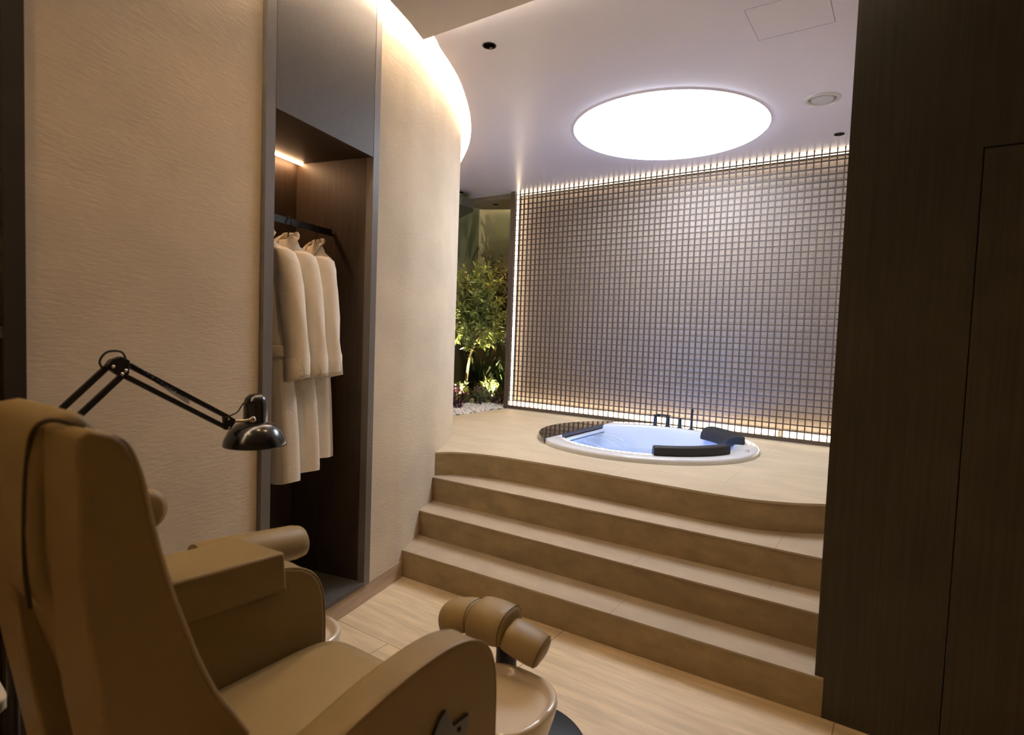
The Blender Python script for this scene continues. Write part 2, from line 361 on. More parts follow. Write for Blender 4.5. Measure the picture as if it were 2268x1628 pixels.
steps = [((-2.42, 2.353), (-.186, 2.434), 2.75, 0, -.186, 'lowest of the three beige stone steps, its riser standing on the tiled floor'),
         ((-2.50, 2.598), (-.2, 2.652), 3.0, .155, -.2, 'middle one of the three beige stone steps up to the tub'),
         ((-2.62, 2.812), (-.2, 2.892), 3.36, .31, -.2, 'top one of the three beige stone steps, widening below the wavy platform edge')]
for (l, r, yb, z, xr, lab) in steps:
    e = empty('stone_step', ((l[0]+r[0])/2, l[1], z), lab, 'step', 'stone steps up to the platform')
    # the steps run up to the plaster wall on the left
    bk2 = [(p.x, p.y) for p in offs(wc, -.03) if l[1]+.01 < p.y < yb][::-1]
    q = [l, r, (r[0], yb)] + [(bk2[0][0], yb)] + bk2 if bk2 else [l, r, (r[0], yb), (l[0], yb)]
    q[0] = (max(p[0] for p in q[4:]) if len(q) > 4 else l[0], l[1]); q[0] = (l[0]+.05, l[1])
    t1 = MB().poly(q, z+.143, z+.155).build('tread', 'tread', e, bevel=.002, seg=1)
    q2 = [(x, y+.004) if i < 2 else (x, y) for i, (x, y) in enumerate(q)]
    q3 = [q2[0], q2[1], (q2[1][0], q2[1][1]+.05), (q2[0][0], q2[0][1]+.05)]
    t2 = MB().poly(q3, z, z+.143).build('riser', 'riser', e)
    keepw(e, t1, t2)

# ------------------------------------------------------------------ lattice screen, its lights
lat = empty('lattice_screen', (-1.9, 5.225, .62), 'dark bronze square lattice screen in front of the lit far wall', 'lattice screen')
pt = .05455; x0 = -3.596; z0 = .655
b = MB()
nx = int((-.2-x0)/pt)
for i in range(1, nx+1): x = x0+i*pt; b.box(x-.0043, x+.0043, 5.213, 5.233, z0, 2.983)
k = 1
while z0+k*pt < 2.95: b.box(x0, -.2, 5.2145, 5.2315, z0+k*pt-.0040, z0+k*pt+.0040); k += 1
g = [b.build('grid', 'bronze', lat)]
g.append(MB().box(-3.652, x0, 5.205, 5.245, .62, 2.983).box(-3.652, -3.644, 5.246, 5.315, .62, 2.983).build('frame_stile', 'bronze', lat))
g.append(MB().box(x0, -.2, 5.205, 5.245, .62, z0).build('frame_rail', 'bronze', lat))
keepw(lat, *g)
def ledbar(x0, x1, z0, z1, label, mt='e_latt'):
    e = empty('led_bar', ((x0+x1)/2, 5.29, min(z0, z1)), label, 'light bar', 'light bars around the lattice screen')
    a = MB().box(x0, x1, 5.292, 5.313, z0, z1).build('housing', 'blackm', e)
    c = MB().box(x0+.002, x1-.002, 5.268, 5.2915, z0+.002, z1-.002).build('diffuser', mt, e, bevel=.006)
    keepw(e, a, c)
ledbar(-3.585, -.855, .640, .703, 'long warm light bar glowing along the foot of the lattice screen')
ledbar(-.825, -.205, .640, .703, 'short warm light bar at the right end of the foot of the lattice')
ledbar(-3.585, -.205, 2.948, 2.982, 'warm light bar glowing along the top of the lattice under the ceiling', 'e_latt_top')
ledbar(-3.641, -3.590, .640, 2.982, 'upright warm light bar glowing down the left edge of the lattice')

# ------------------------------------------------------------------ round ceiling light and ceiling fittings
e = empty('round_ceiling_light', (DC[0], DC[1], 2.98), 'large round glowing white ceiling light above the tub', 'ceiling light')
g = [MB().lathe([(DR-.012, 2.99), (DR-.010, 2.966), (DR-.03, 2.960), (DR*.6, 2.950), (.0001, 2.945)], DC, 72).build('diffuser', 'e_disc', e, smooth=True)]
g.append(MB().lathe([(DR-.008, 3.01), (DR-.008, 2.974), (DR+.004, 2.974), (DR+.004, 2.983)], DC, 72).build('rim', 'ceil', e, smooth=True)); keepw(e, *g)
def downlight(x, y, z, label, r=.038, power=0, on=False):
    e = empty('downlight', (x, y, z), label, 'downlight', 'recessed downlights')
    a = MB().lathe([(r-.006, -.001), (r-.004, -.004), (r, -.003), (r, 0)], n=32).build('trim_ring', 'blackm', e, smooth=True)
    c = MB().lathe([(r-.006, -.001), (r-.010, .012), (.014, .042)], n=32).build('reflector', 'reflector' if not on else 'blackm', e, smooth=True)
    l = MB().lathe([(.014, .041), (.0001, .041)], n=16).build('lens', 'e_warm' if on else 'black', e)
    if power:
        light('SPOT', (0, 0, -.02), power, (1, .62, .29), e, spot_size=R(110), spot_blend=.8, shadow_soft_size=.03)
downlight(-1.972, 2.555, 2.983, 'black recessed downlight beside the curved glowing recess, nearest the top edge')
downlight(-.504, 4.898, 2.983, 'small black recessed downlight above the right end of the lattice', .036)
downlight(-4.172, 4.972, 2.983, 'tiny dark downlight half hidden by the curved wall, above the garden', .036)
downlight(-4.03, 5.44, 2.934, 'dark downlight in the low grey soffit above the garden trees', .036, 22)  # fitting itself is unlit; the spot below it is added to brighten the trees
for x, y in FILL_NEAR:  # fittings added out of view to fill the near room with warm light
    downlight(x, y, 2.90, 'added warm fill light, unseen in the low ceiling of the chair side of the room', .038, L_FILL, True)
e = empty('air_vent', (-.537, 4.163, 2.983), 'round white air vent in the ceiling right of the big round light', 'air vent')
MB().lathe([(.108, 0), (.106, -.008), (.088, -.012), (.08, -.004), (.08, 0)], n=40).build('ring', 'acryl', e, smooth=True)
MB().lathe([(.08, -.002), (.078, .03), (.0001, .03)], n=40).build('throat', 'soffit', e, smooth=True)
MB().lathe([(.066, .004), (.066, -.004), (.062, -.010), (.0001, -.013)], n=40).build('damper', 'acryl', e, smooth=True)
# access hatch: thin groove lines
tag(MB().box(hx0+.003, hx1-.003, hy0+.003, hy1-.003, 2.983, 3.005).build('access_hatch', 'ceil', bevel=.0007, seg=1), 'flush square access hatch in the ceiling near the dark panel', 'ceiling hatch')

# ------------------------------------------------------------------ tub
XC = TC[0]-.535
def clampx(p): return Vector((max(p.x, XC), p.y, p.z))
tub = empty('whirlpool_tub', (TC[0], TC[1], .1), 'round white whirlpool tub sunk into the stone platform, lit blue inside', 'bathtub')
zt = .657
g = []
g.append(MB().lathe([(TR, .612), (TR, .638), (TR-.004, .651), (TR-.016, zt), (.672, zt-.001), (.660, zt-.006), (.654, zt-.02), (.64, .56), (.625, .44), (.60, .30), (.56, .2), (.50, .15), (.36, .13), (.0001, .125)], TC, 96, fn=clampx).build('shell', 'acryl', tub, smooth=True, angle=55))
# white base strip under the glass segment, and the smoked glass segment
a0 = math.acos(-.535/TR)
arc = [(TC[0]+TR*cos(a), TC[1]+TR*sin(a)) for a in [a0+(2*pi-2*a0)*i/30 for i in range(31)]]
g.append(MB().poly(arc, .612, .630).build('base_rim', 'acryl', tub))
arc2 = [(x+.002, y) for x, y in arc]
g.append(MB().poly(arc2, .630, .660).build('glass_panel', 'smoke', tub, bevel=.002, seg=1))
# waterfall lip
g.append(MB().box(XC-.06, XC+.03, TC[1]-.34, TC[1]+.34, .585, .622).build('waterfall_spout', 'acryl', tub, bevel=.004))
g.append(MB().box(XC+.001, XC+.033, TC[1]-.33, TC[1]+.33, .596, .602).build('waterfall_slot', 'black', tub))
sh = MB(); ls = []
for j in range(13):
    t = j/12; x = XC+.034+.42*t; z = .597-.14*t*t*1.0
    hw = .325*(1-.35*t)
    ls.append([(x, TC[1]-hw+2*hw*i/24, z+.004*sin(i*1.7+j*.4)*t) for i in range(25)])
vs = [p for l in ls for p in l]; fs = [(i*25+a, i*25+a+1, (i+1)*25+a+1, (i+1)*25+a) for i in range(12) for a in range(24)]
sh.add(vs, fs)
tag(sh.build('water_sheet', 'sheet', smooth=True, kind='stuff'), 'clear sheet of water pouring from the slot into the tub', 'water')
wr = MB().lathe([(.622, .455), (.0001, .455)], TC, 64); tag(wr.build('tub_water', 'water', smooth=True, kind='stuff'), 'clear bright water filling the round tub', 'water')
for k in (-118, -92, -66, -40):   # lamps let into the tub wall just above the water
    a = R(k); r = .628
    if TC[0]+r*cos(a) < XC+.02: continue
    c = Vector((TC[0]+r*cos(a), TC[1]+r*sin(a), .515)); d = Vector((-cos(a), -sin(a), .0))
    s_ = d.cross(Vector((0, 0, 1)))
    lm = MB(); lp = [[c+d*h+rr*(s_*cos(q)+Vector((0, 0, 1))*sin(q)) for q in [2*pi*i/20 for i in range(20)]] for h, rr in ((-.012, .022), (.004, .022), (.006, .018))]
    lm.loops(lp); g.append(lm.build('tub_lamp', 'e_tub', tub, smooth=True))
for k in (75, 95, -40): 
    a = R(k); c = Vector((TC[0]+.612*cos(a), TC[1]+.612*sin(a), .40)); g.append(MB().blob(c, .016, 1, 12, 8).build('jet_nozzle', 'chrome', tub, smooth=True))
keepw(tub, *g)
# headrest pillows
def pillow(a0, a1, label):
    mid = R((a0+a1)/2); e = empty('headrest_pillow', (TC[0]+.69*cos(mid), TC[1]+.69*sin(mid), zt), label, 'headrest', 'black tub headrests')
    prof = [(.735, zt+.001), (.735, zt+.052), (.725, zt+.060), (.66, zt+.058), (.625, zt+.046), (.598, zt+.01), (.590, zt-.03), (.598, zt-.045), (.618, zt-.045), (.640, zt-.012), (.652, zt+.001)]
    ls = []
    for i in range(25):
        a = R(a0+(a1-a0)*i/24); ls.append([Vector((TC[0]+r*cos(a), TC[1]+r*sin(a), z)) for r, z in prof])
    b = MB(); b.loops(ls); keepw(e, b.build('pad', 'foam', e, bevel=.006, seg=3))
pillow(-64, -17, 'black curved headrest pad on the near rim of the tub')
pillow(19, 62, 'black curved headrest pad on the right far rim of the tub beside the lattice')
# brand mark plate on the rim: a small embossed oval
e = MB(); lg = []
c = Vector((-.885, 4.30, zt+.0006))
for i in range(40):
    q = 2*pi*i/40; lg.append(c+Vector((.018*cos(q), .055*sin(q), 0)))
e.tube(lg+[lg[0]], .0012, 6); lgt = e.tube([c+Vector((.008, -.03, 0)), c+Vector((-.006, -.015, 0)), c+Vector((.006, 0, 0)), c+Vector((-.006, .015, 0)), c+Vector((.006, .03, 0))], .001, 6)
lo = lgt.build('rim_mark', 'chrome', tub); keepw(tub, lo)
# taps
def base_ring(b, r=.026): b.lathe([(.0001, 0), (r, 0), (r, .004), (.014, .007)], n=24)
def tap(kind, x, y, label):
    e = empty('deck_'+kind, (x, y, zt), label, 'tap', 'black deck mounted tap set')
    b = MB(); base_ring(b); b.build('base_ring', 'blackm', e, smooth=True)
    if kind == 'diverter':
        MB().lathe([(.0165, .005), (.0165, .07), (.012, .074), (.016, .078), (.016, .098), (.0001, .10)], n=24).build('body', 'blackm', e, smooth=True)
        MB().tube([(0, 0, .09), (.028, -.006, .083), (.036, -.008, .082)], [.006, .005, .005]).build('lever', 'blackm', e, smooth=True)
    if kind == 'spout':
        MB().lathe([(.018, .005), (.018, .096), (.0001, .098)], n=24).build('body', 'blackm', e, smooth=True)
        MB().box(-.10, .018, -.016, .016, .092, .104).build('spout_arm', 'blackm', e, bevel=.004)
        MB().lathe([(.014, .078), (.014, .094)], (-.085, 0), n=20, cap=True).build('outlet', 'blackm', e, smooth=True)
    if kind == 'mixer':
        MB().lathe([(.0165, .005), (.0165, .055), (.0135, .058), (.0165, .061), (.0165, .084), (.0001, .086)], n=24).build('body', 'blackm', e, smooth=True)
        MB().tube([(0, 0, .08), (-.058, -.006, .082)], [.0045, .0035]).build('lever', 'blackm', e, smooth=True)
    if kind == 'hand_shower':
        MB().lathe([(.012, .005), (.012, .08)], n=20, cap=True).build('holder', 'blackm', e, smooth=True)
        MB().lathe([(.0095, .08), (.0105, .15), (.011, .178), (.0001, .182)], n=20).build('handle', 'blackm', e, smooth=True)
tap('diverter', -1.83, 4.995, 'black tub diverter, leftmost of the four fittings behind the tub')
tap('spout', -1.722, 5.015, 'black tub filler with a flat spout pointing left')
tap('mixer', -1.616, 5.022, 'short black lever mixer between the spout and the hand shower')
tap('hand_shower', -1.510, 5.015, 'tall black stick hand shower standing on the tub rim')

# ------------------------------------------------------------------ wardrobe let into the left wall
wd = empty('wardrobe', P(-.07, 0, .1), 'tall open wardrobe with taupe frame and dark interior built into the plaster wall', 'wardrobe')
s0, s1 = -.444, .292
g = []
def wb(name, mat, *a, **k): o = MB().box(*a, MW).build(name, mat, wd, **k); g.append(o); return o
wb('frame_stile', 'frame', s0, s0+.048, -.02, .02, .10, ZT)
wb('frame_stile', 'frame', s1-.047, s1, -.02, .02, .10, ZT)
wb('base_panel', 'closetb', s0+.048, s1-.047, -.46, .02, .10, .122)
wb('side_panel', 'closet', s0+.03, s0+.047, -.46, -.02, .10, ZT)
wb('side_panel', 'closet', s1-.046, s1-.028, -.46, -.02, .10, ZT)
wb('back_panel', 'closet', s0+.03, s1-.028, -.478, -.4605, .10, ZT)
wb('top_panel', 'closet', s0+.048, s1-.047, -.459, -.001, 2.264, 2.284)
wb('flap_door', 'laminate', s0+.051, s1-.050, .0, .0195, 2.262, ZT-.05)
ls_ = wb('light_strip', 'e_closet', s0+.049, s1-.048, -.432, -.418, 2.255, 2.2638)
rl = MB().box(s0+.048, s1-.06, -.222, -.214, 1.882, 1.914, MW).build('hanging_rail', 'blackm', wd); g.append(rl)
hk = MB(); q = P(s1-.068, -.218, 1.915)
hk.tube([q+Vector((0, 0, 0)), q+Vector((0, 0, .008)), q+D*.006+Vector((0, 0, .014)), q+D*.010+Vector((0, 0, .008))], .002, 8); hk.tube([P(s1-.068, -.218, 1.89), P(s1-.047, -.218, 1.89)], .006, 8)
h = hk.build('rail_end', 'blackm', wd, smooth=True); g.append(h)
keepw(wd, *g)

# ------------------------------------------------------------------ bathrobes on hangers
MR = Matrix(((Nn.x, D.x, 0, 0), (Nn.y, D.y, 0, 0), (0, 0, 1, 0), (0, 0, 0, 1)))  # local (a along n, b along s, z)
def make_robe(label, sd=1, hem=.76, bw=1):
    """built around the rail point: a = across shoulders, b = front/back, z from rail height 1.9 (0)"""
    e = empty('bathrobe', (0, 0, 0), label, 'bathrobe', 'white bathrobes in the wardrobe')
    e.rotation_mode = 'XYZ'
    rnd = random.Random(sd)
    def T(a, b, z): return MR @ Vector((a, b, z))
    H = hem-1.9
    prof = [(-.075, .045, .030), (-.105, .06, .038), (-.135, .12, .048), (-.165, .160, .050), (-.20, .172, .052), (-.30, .165, .056), (-.45, .160, .058), (-.62, .160, .056), (-.66, .158, .054), (-.80, .180, .060), (-.95, .195, .064), (H+.03, .205, .068), (H, .205, .068)]
    n = 40; ls = []
    ph = rnd.random()*6
    for z, wa, wb_ in prof:
        l = []
        fold = max(0, min(1, (-z-.25)/.6))
        for i in range(n):
            q = 2*pi*i/n; ca, sa = cos(q), sin(q)
            a = wa*(bw if z < -.3 else 1)*math.copysign(abs(ca)**.8, ca); bb = wb_*math.copysign(abs(sa)**.7, sa)
            bb += fold*.012*sin(5*q+ph)+fold*.006*sin(11*q+ph*2); a += fold*.006*sin(7*q+ph)
            l.append(T(a, bb, z+.004*sin(3*q+ph)*fold))
        ls.append(l)
    MB().loops(ls).build('body', 'terry', e, smooth=True, angle=80)
    for side in (1, -1):
        pts = [(.135, 0, -.140, .026, .036), (.168, 0, -.158, .036, .044), (.186, .002, -.20, .046, .048), (.200, .006, -.30, .058, .048), (.212, .012, -.42, .063, .044), (.222, .018, -.53, .062, .040), (.228, .022, -.62, .058, .042), (.230, .022, -.700, .056, .046)]
        ls = []
        for a, b0, z, ra, rb in pts:
            ls.append([T(side*(a-.03*(ra/.066) + ra*cos(q)*.85), b0-.028+rb*sin(q)*1.0+.004*sin(3*q+z*20), z+(.012*sin(q+1) if z < -.6 else 0)) for q in [2*pi*i/22 for i in range(22)]])
        sl = MB().loops(ls, cap=False).build('sleeve', 'terry', e, smooth=True, angle=80, solid=.008)
        # turned cuff
        cu = []
        for z, k in ((-.60, 1.03), (-.612, 1.10), (-.68, 1.12), (-.694, 1.06), (-.688, .92)):
            cu.append([T(side*(.229-.026+.057*k*cos(q)*.85), .022-.028+.044*k*sin(q), z+.012*sin(q+1)) for q in [2*pi*i/22 for i in range(22)]])
        c = MB().loops(cu, cap=False).build('cuff', 'terry', sl, smooth=True, angle=80)
    # shawl collar: a rolled band up around the neck and down the front
    for side in (1, -1):
        pts = [(0, .034, -.052), (side*.03, .026, -.05), (side*.052, .0, -.055), (side*.06, -.03, -.085), (side*.052, -.056, -.15), (side*.035, -.07, -.25), (side*.015, -.074, -.40), (side*.0, -.074, -.56)]
        sp = spline(pts, 4); ls = []
        for i, p in enumerate(sp):
            t = i/(len(sp)-1); wd_ = .020+.012*sin(pi*t)
            ls.append([T(p.x+wd_*cos(q)*(1 if t > .3 else .5), p.y+.009*sin(q), p.z+wd_*.9*(1-t if t < .5 else .3)*cos(q)*side*-.6+(.012*sin(q) if t < .3 else 0)) for q in [2*pi*k/10 for k in range(10)]])
        MB().loops(ls).build('collar', 'terry', e, smooth=True, angle=80)
    # belt and loops
    ls = []
    for z in (-.605, -.60, -.56, -.555):
        k = 1.045 if z in (-.60, -.56) else 1.0
        ls.append([T(.162*bw*k*math.copysign(abs(cos(q))**.8, cos(q)), .066*k*math.copysign(abs(sin(q))**.7, sin(q)), z) for q in [2*pi*i/30 for i in range(30)]])
    MB().loops(ls, cap=False).build('belt', 'terry', e, smooth=True)
    return e
def make_hanger(label):
    e = empty('coat_hanger', (0, 0, 0), label, 'coat hanger', 'black hangers in the wardrobe')
    def T(a, b, z): return MR @ Vector((a, b, z))
    hp = [T(0, 0, -.105), T(0, 0, -.055), T(.008, 0, -.043), T(.019, 0, -.025), T(.020, 0, .004), T(.012, 0, .020), T(0, 0, .0255), T(-.013, 0, .020), T(-.019, 0, .006)]
    MB().tube(spline(hp, 4), .0028, 8).build('hook', 'blackm', e, smooth=True)
    MB().tube([T(-.145, 0, -.190), T(-.09, 0, -.158), T(0, 0, -.115), T(.09, 0, -.158), T(.145, 0, -.190)], [.006, .009, .009, .009, .006], 10).build('shoulder_bar', 'blackm', e, smooth=True)
    return e
rb = [(-.228, 'white terry bathrobe nearest the left frame of the wardrobe, partly behind it', .752, 3),
      (-.067, 'white terry bathrobe hanging in the middle of the three', .775, 8),
      (.115, 'white terry bathrobe hanging rightmost, next to the dark side panel', .80, 13)]
hl = ['black hanger hook hidden behind the left wardrobe frame, holding the first robe', 'black hanger whose hook shows above the middle bathrobe', 'black hanger whose hook shows above the rightmost bathrobe']
for i, (s, lab, hem, sd) in enumerate(rb):
    r_ = make_robe(lab, sd, hem, (1, 1, .72)[i]); r_.location = P(s, -.218, 1.886); r_.rotation_euler.z = R((5, -7, -24)[i])
for i, (s, lab, hem, sd) in enumerate(rb):
    h = make_hanger(hl[i]) if i == 0 else copy_tree(h0)
    if i == 0: h0 = h
    h['label'] = hl[i]; h.location = P(s, -.218, 1.893); h.rotation_euler.z = R((5, -7, -24)[i])

# ------------------------------------------------------------------ framed mirror at the left edge
e = empty('framed_mirror', P(-1.6, .02, .2), 'dark wood framed mirror panel at the far left edge', 'mirror')
g = [MB().box(-1.300, -1.249, .0005, .032, .07, 2.8, MW).build('frame', 'mframe', e, bevel=.002),
     MB().box(-2.2, -1.300, .0005, .03, 1.352, 1.382, MW).build('cross_rail', 'darkwood', e),
     MB().box(-2.2, -1.300, .0005, .014, 1.382, 2.8, MW).build('upper_pane', 'smoke', e),
     MB().box(-2.2, -1.300, .0005, .014, .07, 1.352, MW).build('lower_pane', 'mirror', e)]
keepw(e, *g)

# ------------------------------------------------------------------ treatment chair
ch = empty('pedicure_chair', (-1.1, .75, 0), 'olive beige leather pedicure chair seen from behind in the foreground', 'chair')
g = []
def cp(name, mb, mat, **k): o = mb.build(name, mat, ch, **k); g.append(o); return o
armp = [(.50, .12), (.50, .66), (.56, .70), (.634, .718), (.72, .736), (.80, .747), (.883, .751), (.944, .745), (.994, .729), (1.033, .703), (1.057, .669), (1.071, .621), (1.077, .56), (1.078, .466), (1.078, .12)]
for (x0, x1, nm) in ((-.828, -.745, 'near'), (-1.46, -1.372, 'far')):
    a = cp('armrest', MB().prism(armp, x0, x1), 'leather', bevel=.012, seg=4)
    for x in (x0-.0005, x1+.0005):
        pp = MB().tube([(x+(-.004 if x < (x0+x1)/2 else .004)*-1, y, z) for y, z in spline([Vector((p[0], p[1], 0)) for p in armp[2:14]], 4) for y, z in ((y, z),)] if False else [(x+(.006 if x < (x0+x1)/2 else -.006), p.x, p.y) for p in spline([(q[0], q[1]-.004, 0) for q in armp[2:14]], 3)], .0035, 8)
        q = pp.build('piping', 'leather', a, smooth=True)
        g.append(q)
# seat cushion, slightly domed
ls = []
for (k, z) in ((0, .40), (0, .485), (-.012, .500), (-.05, .506)):
    l = []
    for i in range(40):
        q = 2*pi*i/40; ca, sa = cos(q), sin(q)
        hx, hy = .2705+k, .30+k
        l.append((-1.1+hx*math.copysign(abs(ca)**.28, ca), .80+hy*math.copysign(abs(sa)**.28, sa), z+(.002 if z > .5 else 0)))
    ls.append(l)
cp('seat', MB().loops(ls), 'leather2', smooth=True, angle=60)
cp('seat_base', MB().box(-1.37, -.83, .42, 1.02, .08, .40), 'leather', bevel=.01)
cp('pedestal', MB().box(-1.34, -.86, .45, .98, 0, .08), 'blackm', bevel=.005)
# backrest: near wing, far wing, padded centre
wing = [(.294, 1.225), (.296, 1.250), (.308, 1.258), (.335, 1.249), (.352, 1.236), (.363, 1.214), (.372, 1.182), (.381, 1.135), (.393, 1.079), (.412, 1.005), (.432, .942), (.453, .879), (.482, .810), (.513, .756), (.537, .713), (.60, .62), (.66, .50), (.44, .44), (.36, .62), (.325, .833), (.303, 1.001), (.297, 1.061)]
def wings(x0, x1, name):
    a = cp(name, MB().prism(wing, x0, x1), 'leather', bevel=.018, seg=5)
    xs = x1 if x1 > -1.1 else x0
    pts = spline([(xs+(-.004 if x1 > -1.1 else .004), p[0]+.001, p[1]) for p in wing[3:15]], 3)
    q = MB().tube(pts, [.0005+.004*min(1, k/10) for k in range(len(pts))], 8).build('piping', 'piping', a, smooth=True); g.append(q)
wings(-1.03, -.88, 'back_wing'); wings(-1.32, -1.20, 'back_wing')
back = [(.285, 1.250), (.30, 1.266), (.325, 1.270), (.352, 1.262), (.375, 1.22), (.395, 1.10), (.43, .95), (.50, .78), (.60, .60), (.50, .52), (.40, .70), (.33, .93), (.293, .985), (.276, 1.02), (.272, 1.10), (.276, 1.20)]
cp('back_cushion', MB().prism(back, -1.235, -1.0), 'leather', bevel=.02, seg=4)
sm = spline([(-.93, .318, 1.255), (-.975, .297, 1.262), (-1.005, .285, 1.245), (-1.012, .279, 1.20), (-1.012, .276, 1.12), (-1.012, .276, 1.05), (-1.008, .28, .99)], 5)
cp('back_seam', MB().tube(sm, .0035, 8), 'seam', smooth=True)
cp('neck_roll', MB().lathe([(.0001, 0), (.03, 0), (.043, .006), (.047, .02), (.047, .05), (.043, .06), (.0001, .064)], n=32, fn=lambda p: Vector((-1.34-p.z, .578+p.x, .992+p.y))), 'leather2', smooth=True, angle=70)
# raised pad over the far armrest
pad = [(.575, .715), (.575, .80), (.62, .812), (.75, .818), (.86, .812), (.93, .800), (.935, .70), (.93, .695)]
pa = MB(); v = []
for x, t in ((-1.352, 0), (-1.545, 1)):
    v += [(x, .60+.02*t, .70), (x, .60+.02*t, .815), (x, .925-.02*t, .800), (x, .935-.02*t, .690)]
pa.add(v, [(0, 1, 2, 3), (7, 6, 5, 4), (0, 4, 5, 1), (1, 5, 6, 2), (2, 6, 7, 3), (3, 7, 4, 0)])
cp('armrest_pad', pa, 'leather', bevel=.010, seg=4)
cp('arm_roll', MB().lathe([(.0001, 0), (.03, 0), (.05, .012), (.056, .04), (.056, .33), (.05, .36), (.0001, .37)], n=32, fn=lambda p: Vector((-1.64+p.x, 1.19-p.z, .692+p.y+(p.z)*.10))), 'leather2', smooth=True, angle=70)
cp('roll_bracket', MB().box(-1.64, -1.455, 1.0, 1.04, .60, .66), 'blackm')
# round trays at the front of the arms
def tray(cx, cy, name, r=.152):
    def sq(p):
        dx, dy = p.x-cx, p.y-cy; rr = math.hypot(dx, dy)
        if rr < 1e-4: return p
        a = math.atan2(dy, dx); k = (abs(cos(a))**2.5+abs(sin(a))**2.5)**(-1/2.5)
        return Vector((cx+dx*k, cy+dy*k, p.z))
    t = cp(name, MB().lathe([(.0001, .398), (r-.035, .398), (r-.024, .402), (r-.018, .414), (r-.008, .421), (r-.001, .416), (r+.001, .405), (r-.006, .37), (r-.03, .27), (r-.05, .24), (.0001, .235)], (cx, cy), 64, fn=sq), 'gel', smooth=True, angle=70)
tray(-.868, 1.262, 'foot_bowl'); tray(-1.60, 1.115, 'foot_bowl', .15)
cp('bowl_foot', MB().lathe([(.10, .235), (.085, .15), (.095, .05), (.12, .0)], (-.868, 1.262), 40, cap=True), 'clear', smooth=True)
cp('bowl_foot', MB().lathe([(.09, .235), (.075, .15), (.085, .05), (.11, .0)], (-1.60, 1.092), 40, cap=True), 'clear', smooth=True)
# black remote with a V notch on the near arm
cx_, cz_ = .905, .572
rp = []
for i in range(37):
    q = R(90+50)+(2*pi-R(100))*i/36; rr = .060
    rp.append((cx_+rr*cos(q-R(32)), cz_+rr*sin(q-R(32))))
rp.append((cx_+.006, cz_+.010))
cp('control_panel', MB().prism(rp, -.7455, -.738), 'black', bevel=.003, seg=2)
for dy, dz in ((-.028, -.004), (.026, -.010), (-.012, -.03)):
    cp('control_button', MB().blob((-.737, cx_+dy, cz_+dz), .006, 2, 10, 6, (.5, 1, 1)), 'blackm', smooth=True)
keepw(ch, *g)
for o in g:
    if o.parent != ch: o.matrix_parent_inverse = Matrix.Identity(4)

# leg rest: three pads on a black post
fr = empty('footrest', (-1.0, 1.49, 0), 'leather footrest of three curved pads on a black post in front of the chair', 'footrest')
g = []
def fp(name, mb, mat, **k): o = mb.build(name, mat, fr, **k); g.append(o); return o
def fpad(c, length, rz, ry, wy, h):
    """half-round cushion, axis x"""
    m = Matrix.Translation(c) @ Matrix.Rotation(rz, 4, 'Z') @ Matrix.Rotation(ry, 4, 'Y'); ls = []
    n = 24
    for x, k in ((-.5, .62), (-.49, .78), (-.465, .89), (-.42, .955), (-.3, 1), (0, 1.03), (.3, 1), (.42, .955), (.465, .89), (.49, .78), (.5, .62)):
        l = []
        for i in range(n):
            q = 2*pi*i/n; y = wy*math.copysign(abs(cos(q))**.75, cos(q))*k; z = h*(sin(q) if sin(q) > 0 else -.55*abs(sin(q))**.5)*k
            l.append(m @ Vector((x*length, y, z)))
        ls.append(l)
    o = fp('pad', MB().loops(ls), 'leather2', smooth=True, angle=75)
    for x, kk in ((.43, .955),):
        l = []
        for i in range(n+1):
            q = 2*pi*i/n; l.append(m @ Vector((x*length, kk*1.005*wy*math.copysign(abs(cos(q))**.75, cos(q)), kk*1.005*h*(sin(q) if sin(q) > 0 else -.55*abs(sin(q))**.5))))
        s_ = MB().tube(l, .0009, 6).build('stitching', 'seam', o); g.append(s_)
fpad((-1.130, 1.432, .490), .118, R(3), R(-14), .074, .056)
fpad((-1.012, 1.432, .506), .128, R(6), R(2), .084, .066)
fpad((-.890, 1.428, .484), .124, R(10), R(17), .064, .050)
fp('bracket', MB().tube([(-1.03, 1.42, .47), (-1.02, 1.43, .44), (-1.0, 1.46, .43)], .006, 8), 'chrome', smooth=True)
fp('post', MB().lathe([(.033, .01), (.033, .47)], (-.99, 1.475), 24, cap=True), 'blackm', smooth=True)
fp('base_plate', MB().lathe([(.0001, 0), (.245, 0), (.245, .008), (.235, .012), (.0001, .014)], (-1.03, 1.61), 64), 'blackm', smooth=True)
keepw(fr, *g)
for o in g:
    if o.parent != fr: o.matrix_parent_inverse = Matrix.Identity(4)


tbl = empty('side_table', (-1.66, .33, 0), 'small pale side table whose corner shows behind the chair at the lower left edge', 'table')
g = [MB().poly([(-1.725, .438), (-1.86, .448), (-1.66, .21), (-1.48, .20)], .475, .50).build('table_top', 'gel', tbl, bevel=.003)]
for x, y in ((-1.735, .41), (-1.83, .43), (-1.65, .24), (-1.53, .235)): g.append(MB().box(x-.01, x+.01, y-.01, y+.01, 0, .475).build('leg', 'blackm', tbl))
keepw(tbl, *g)

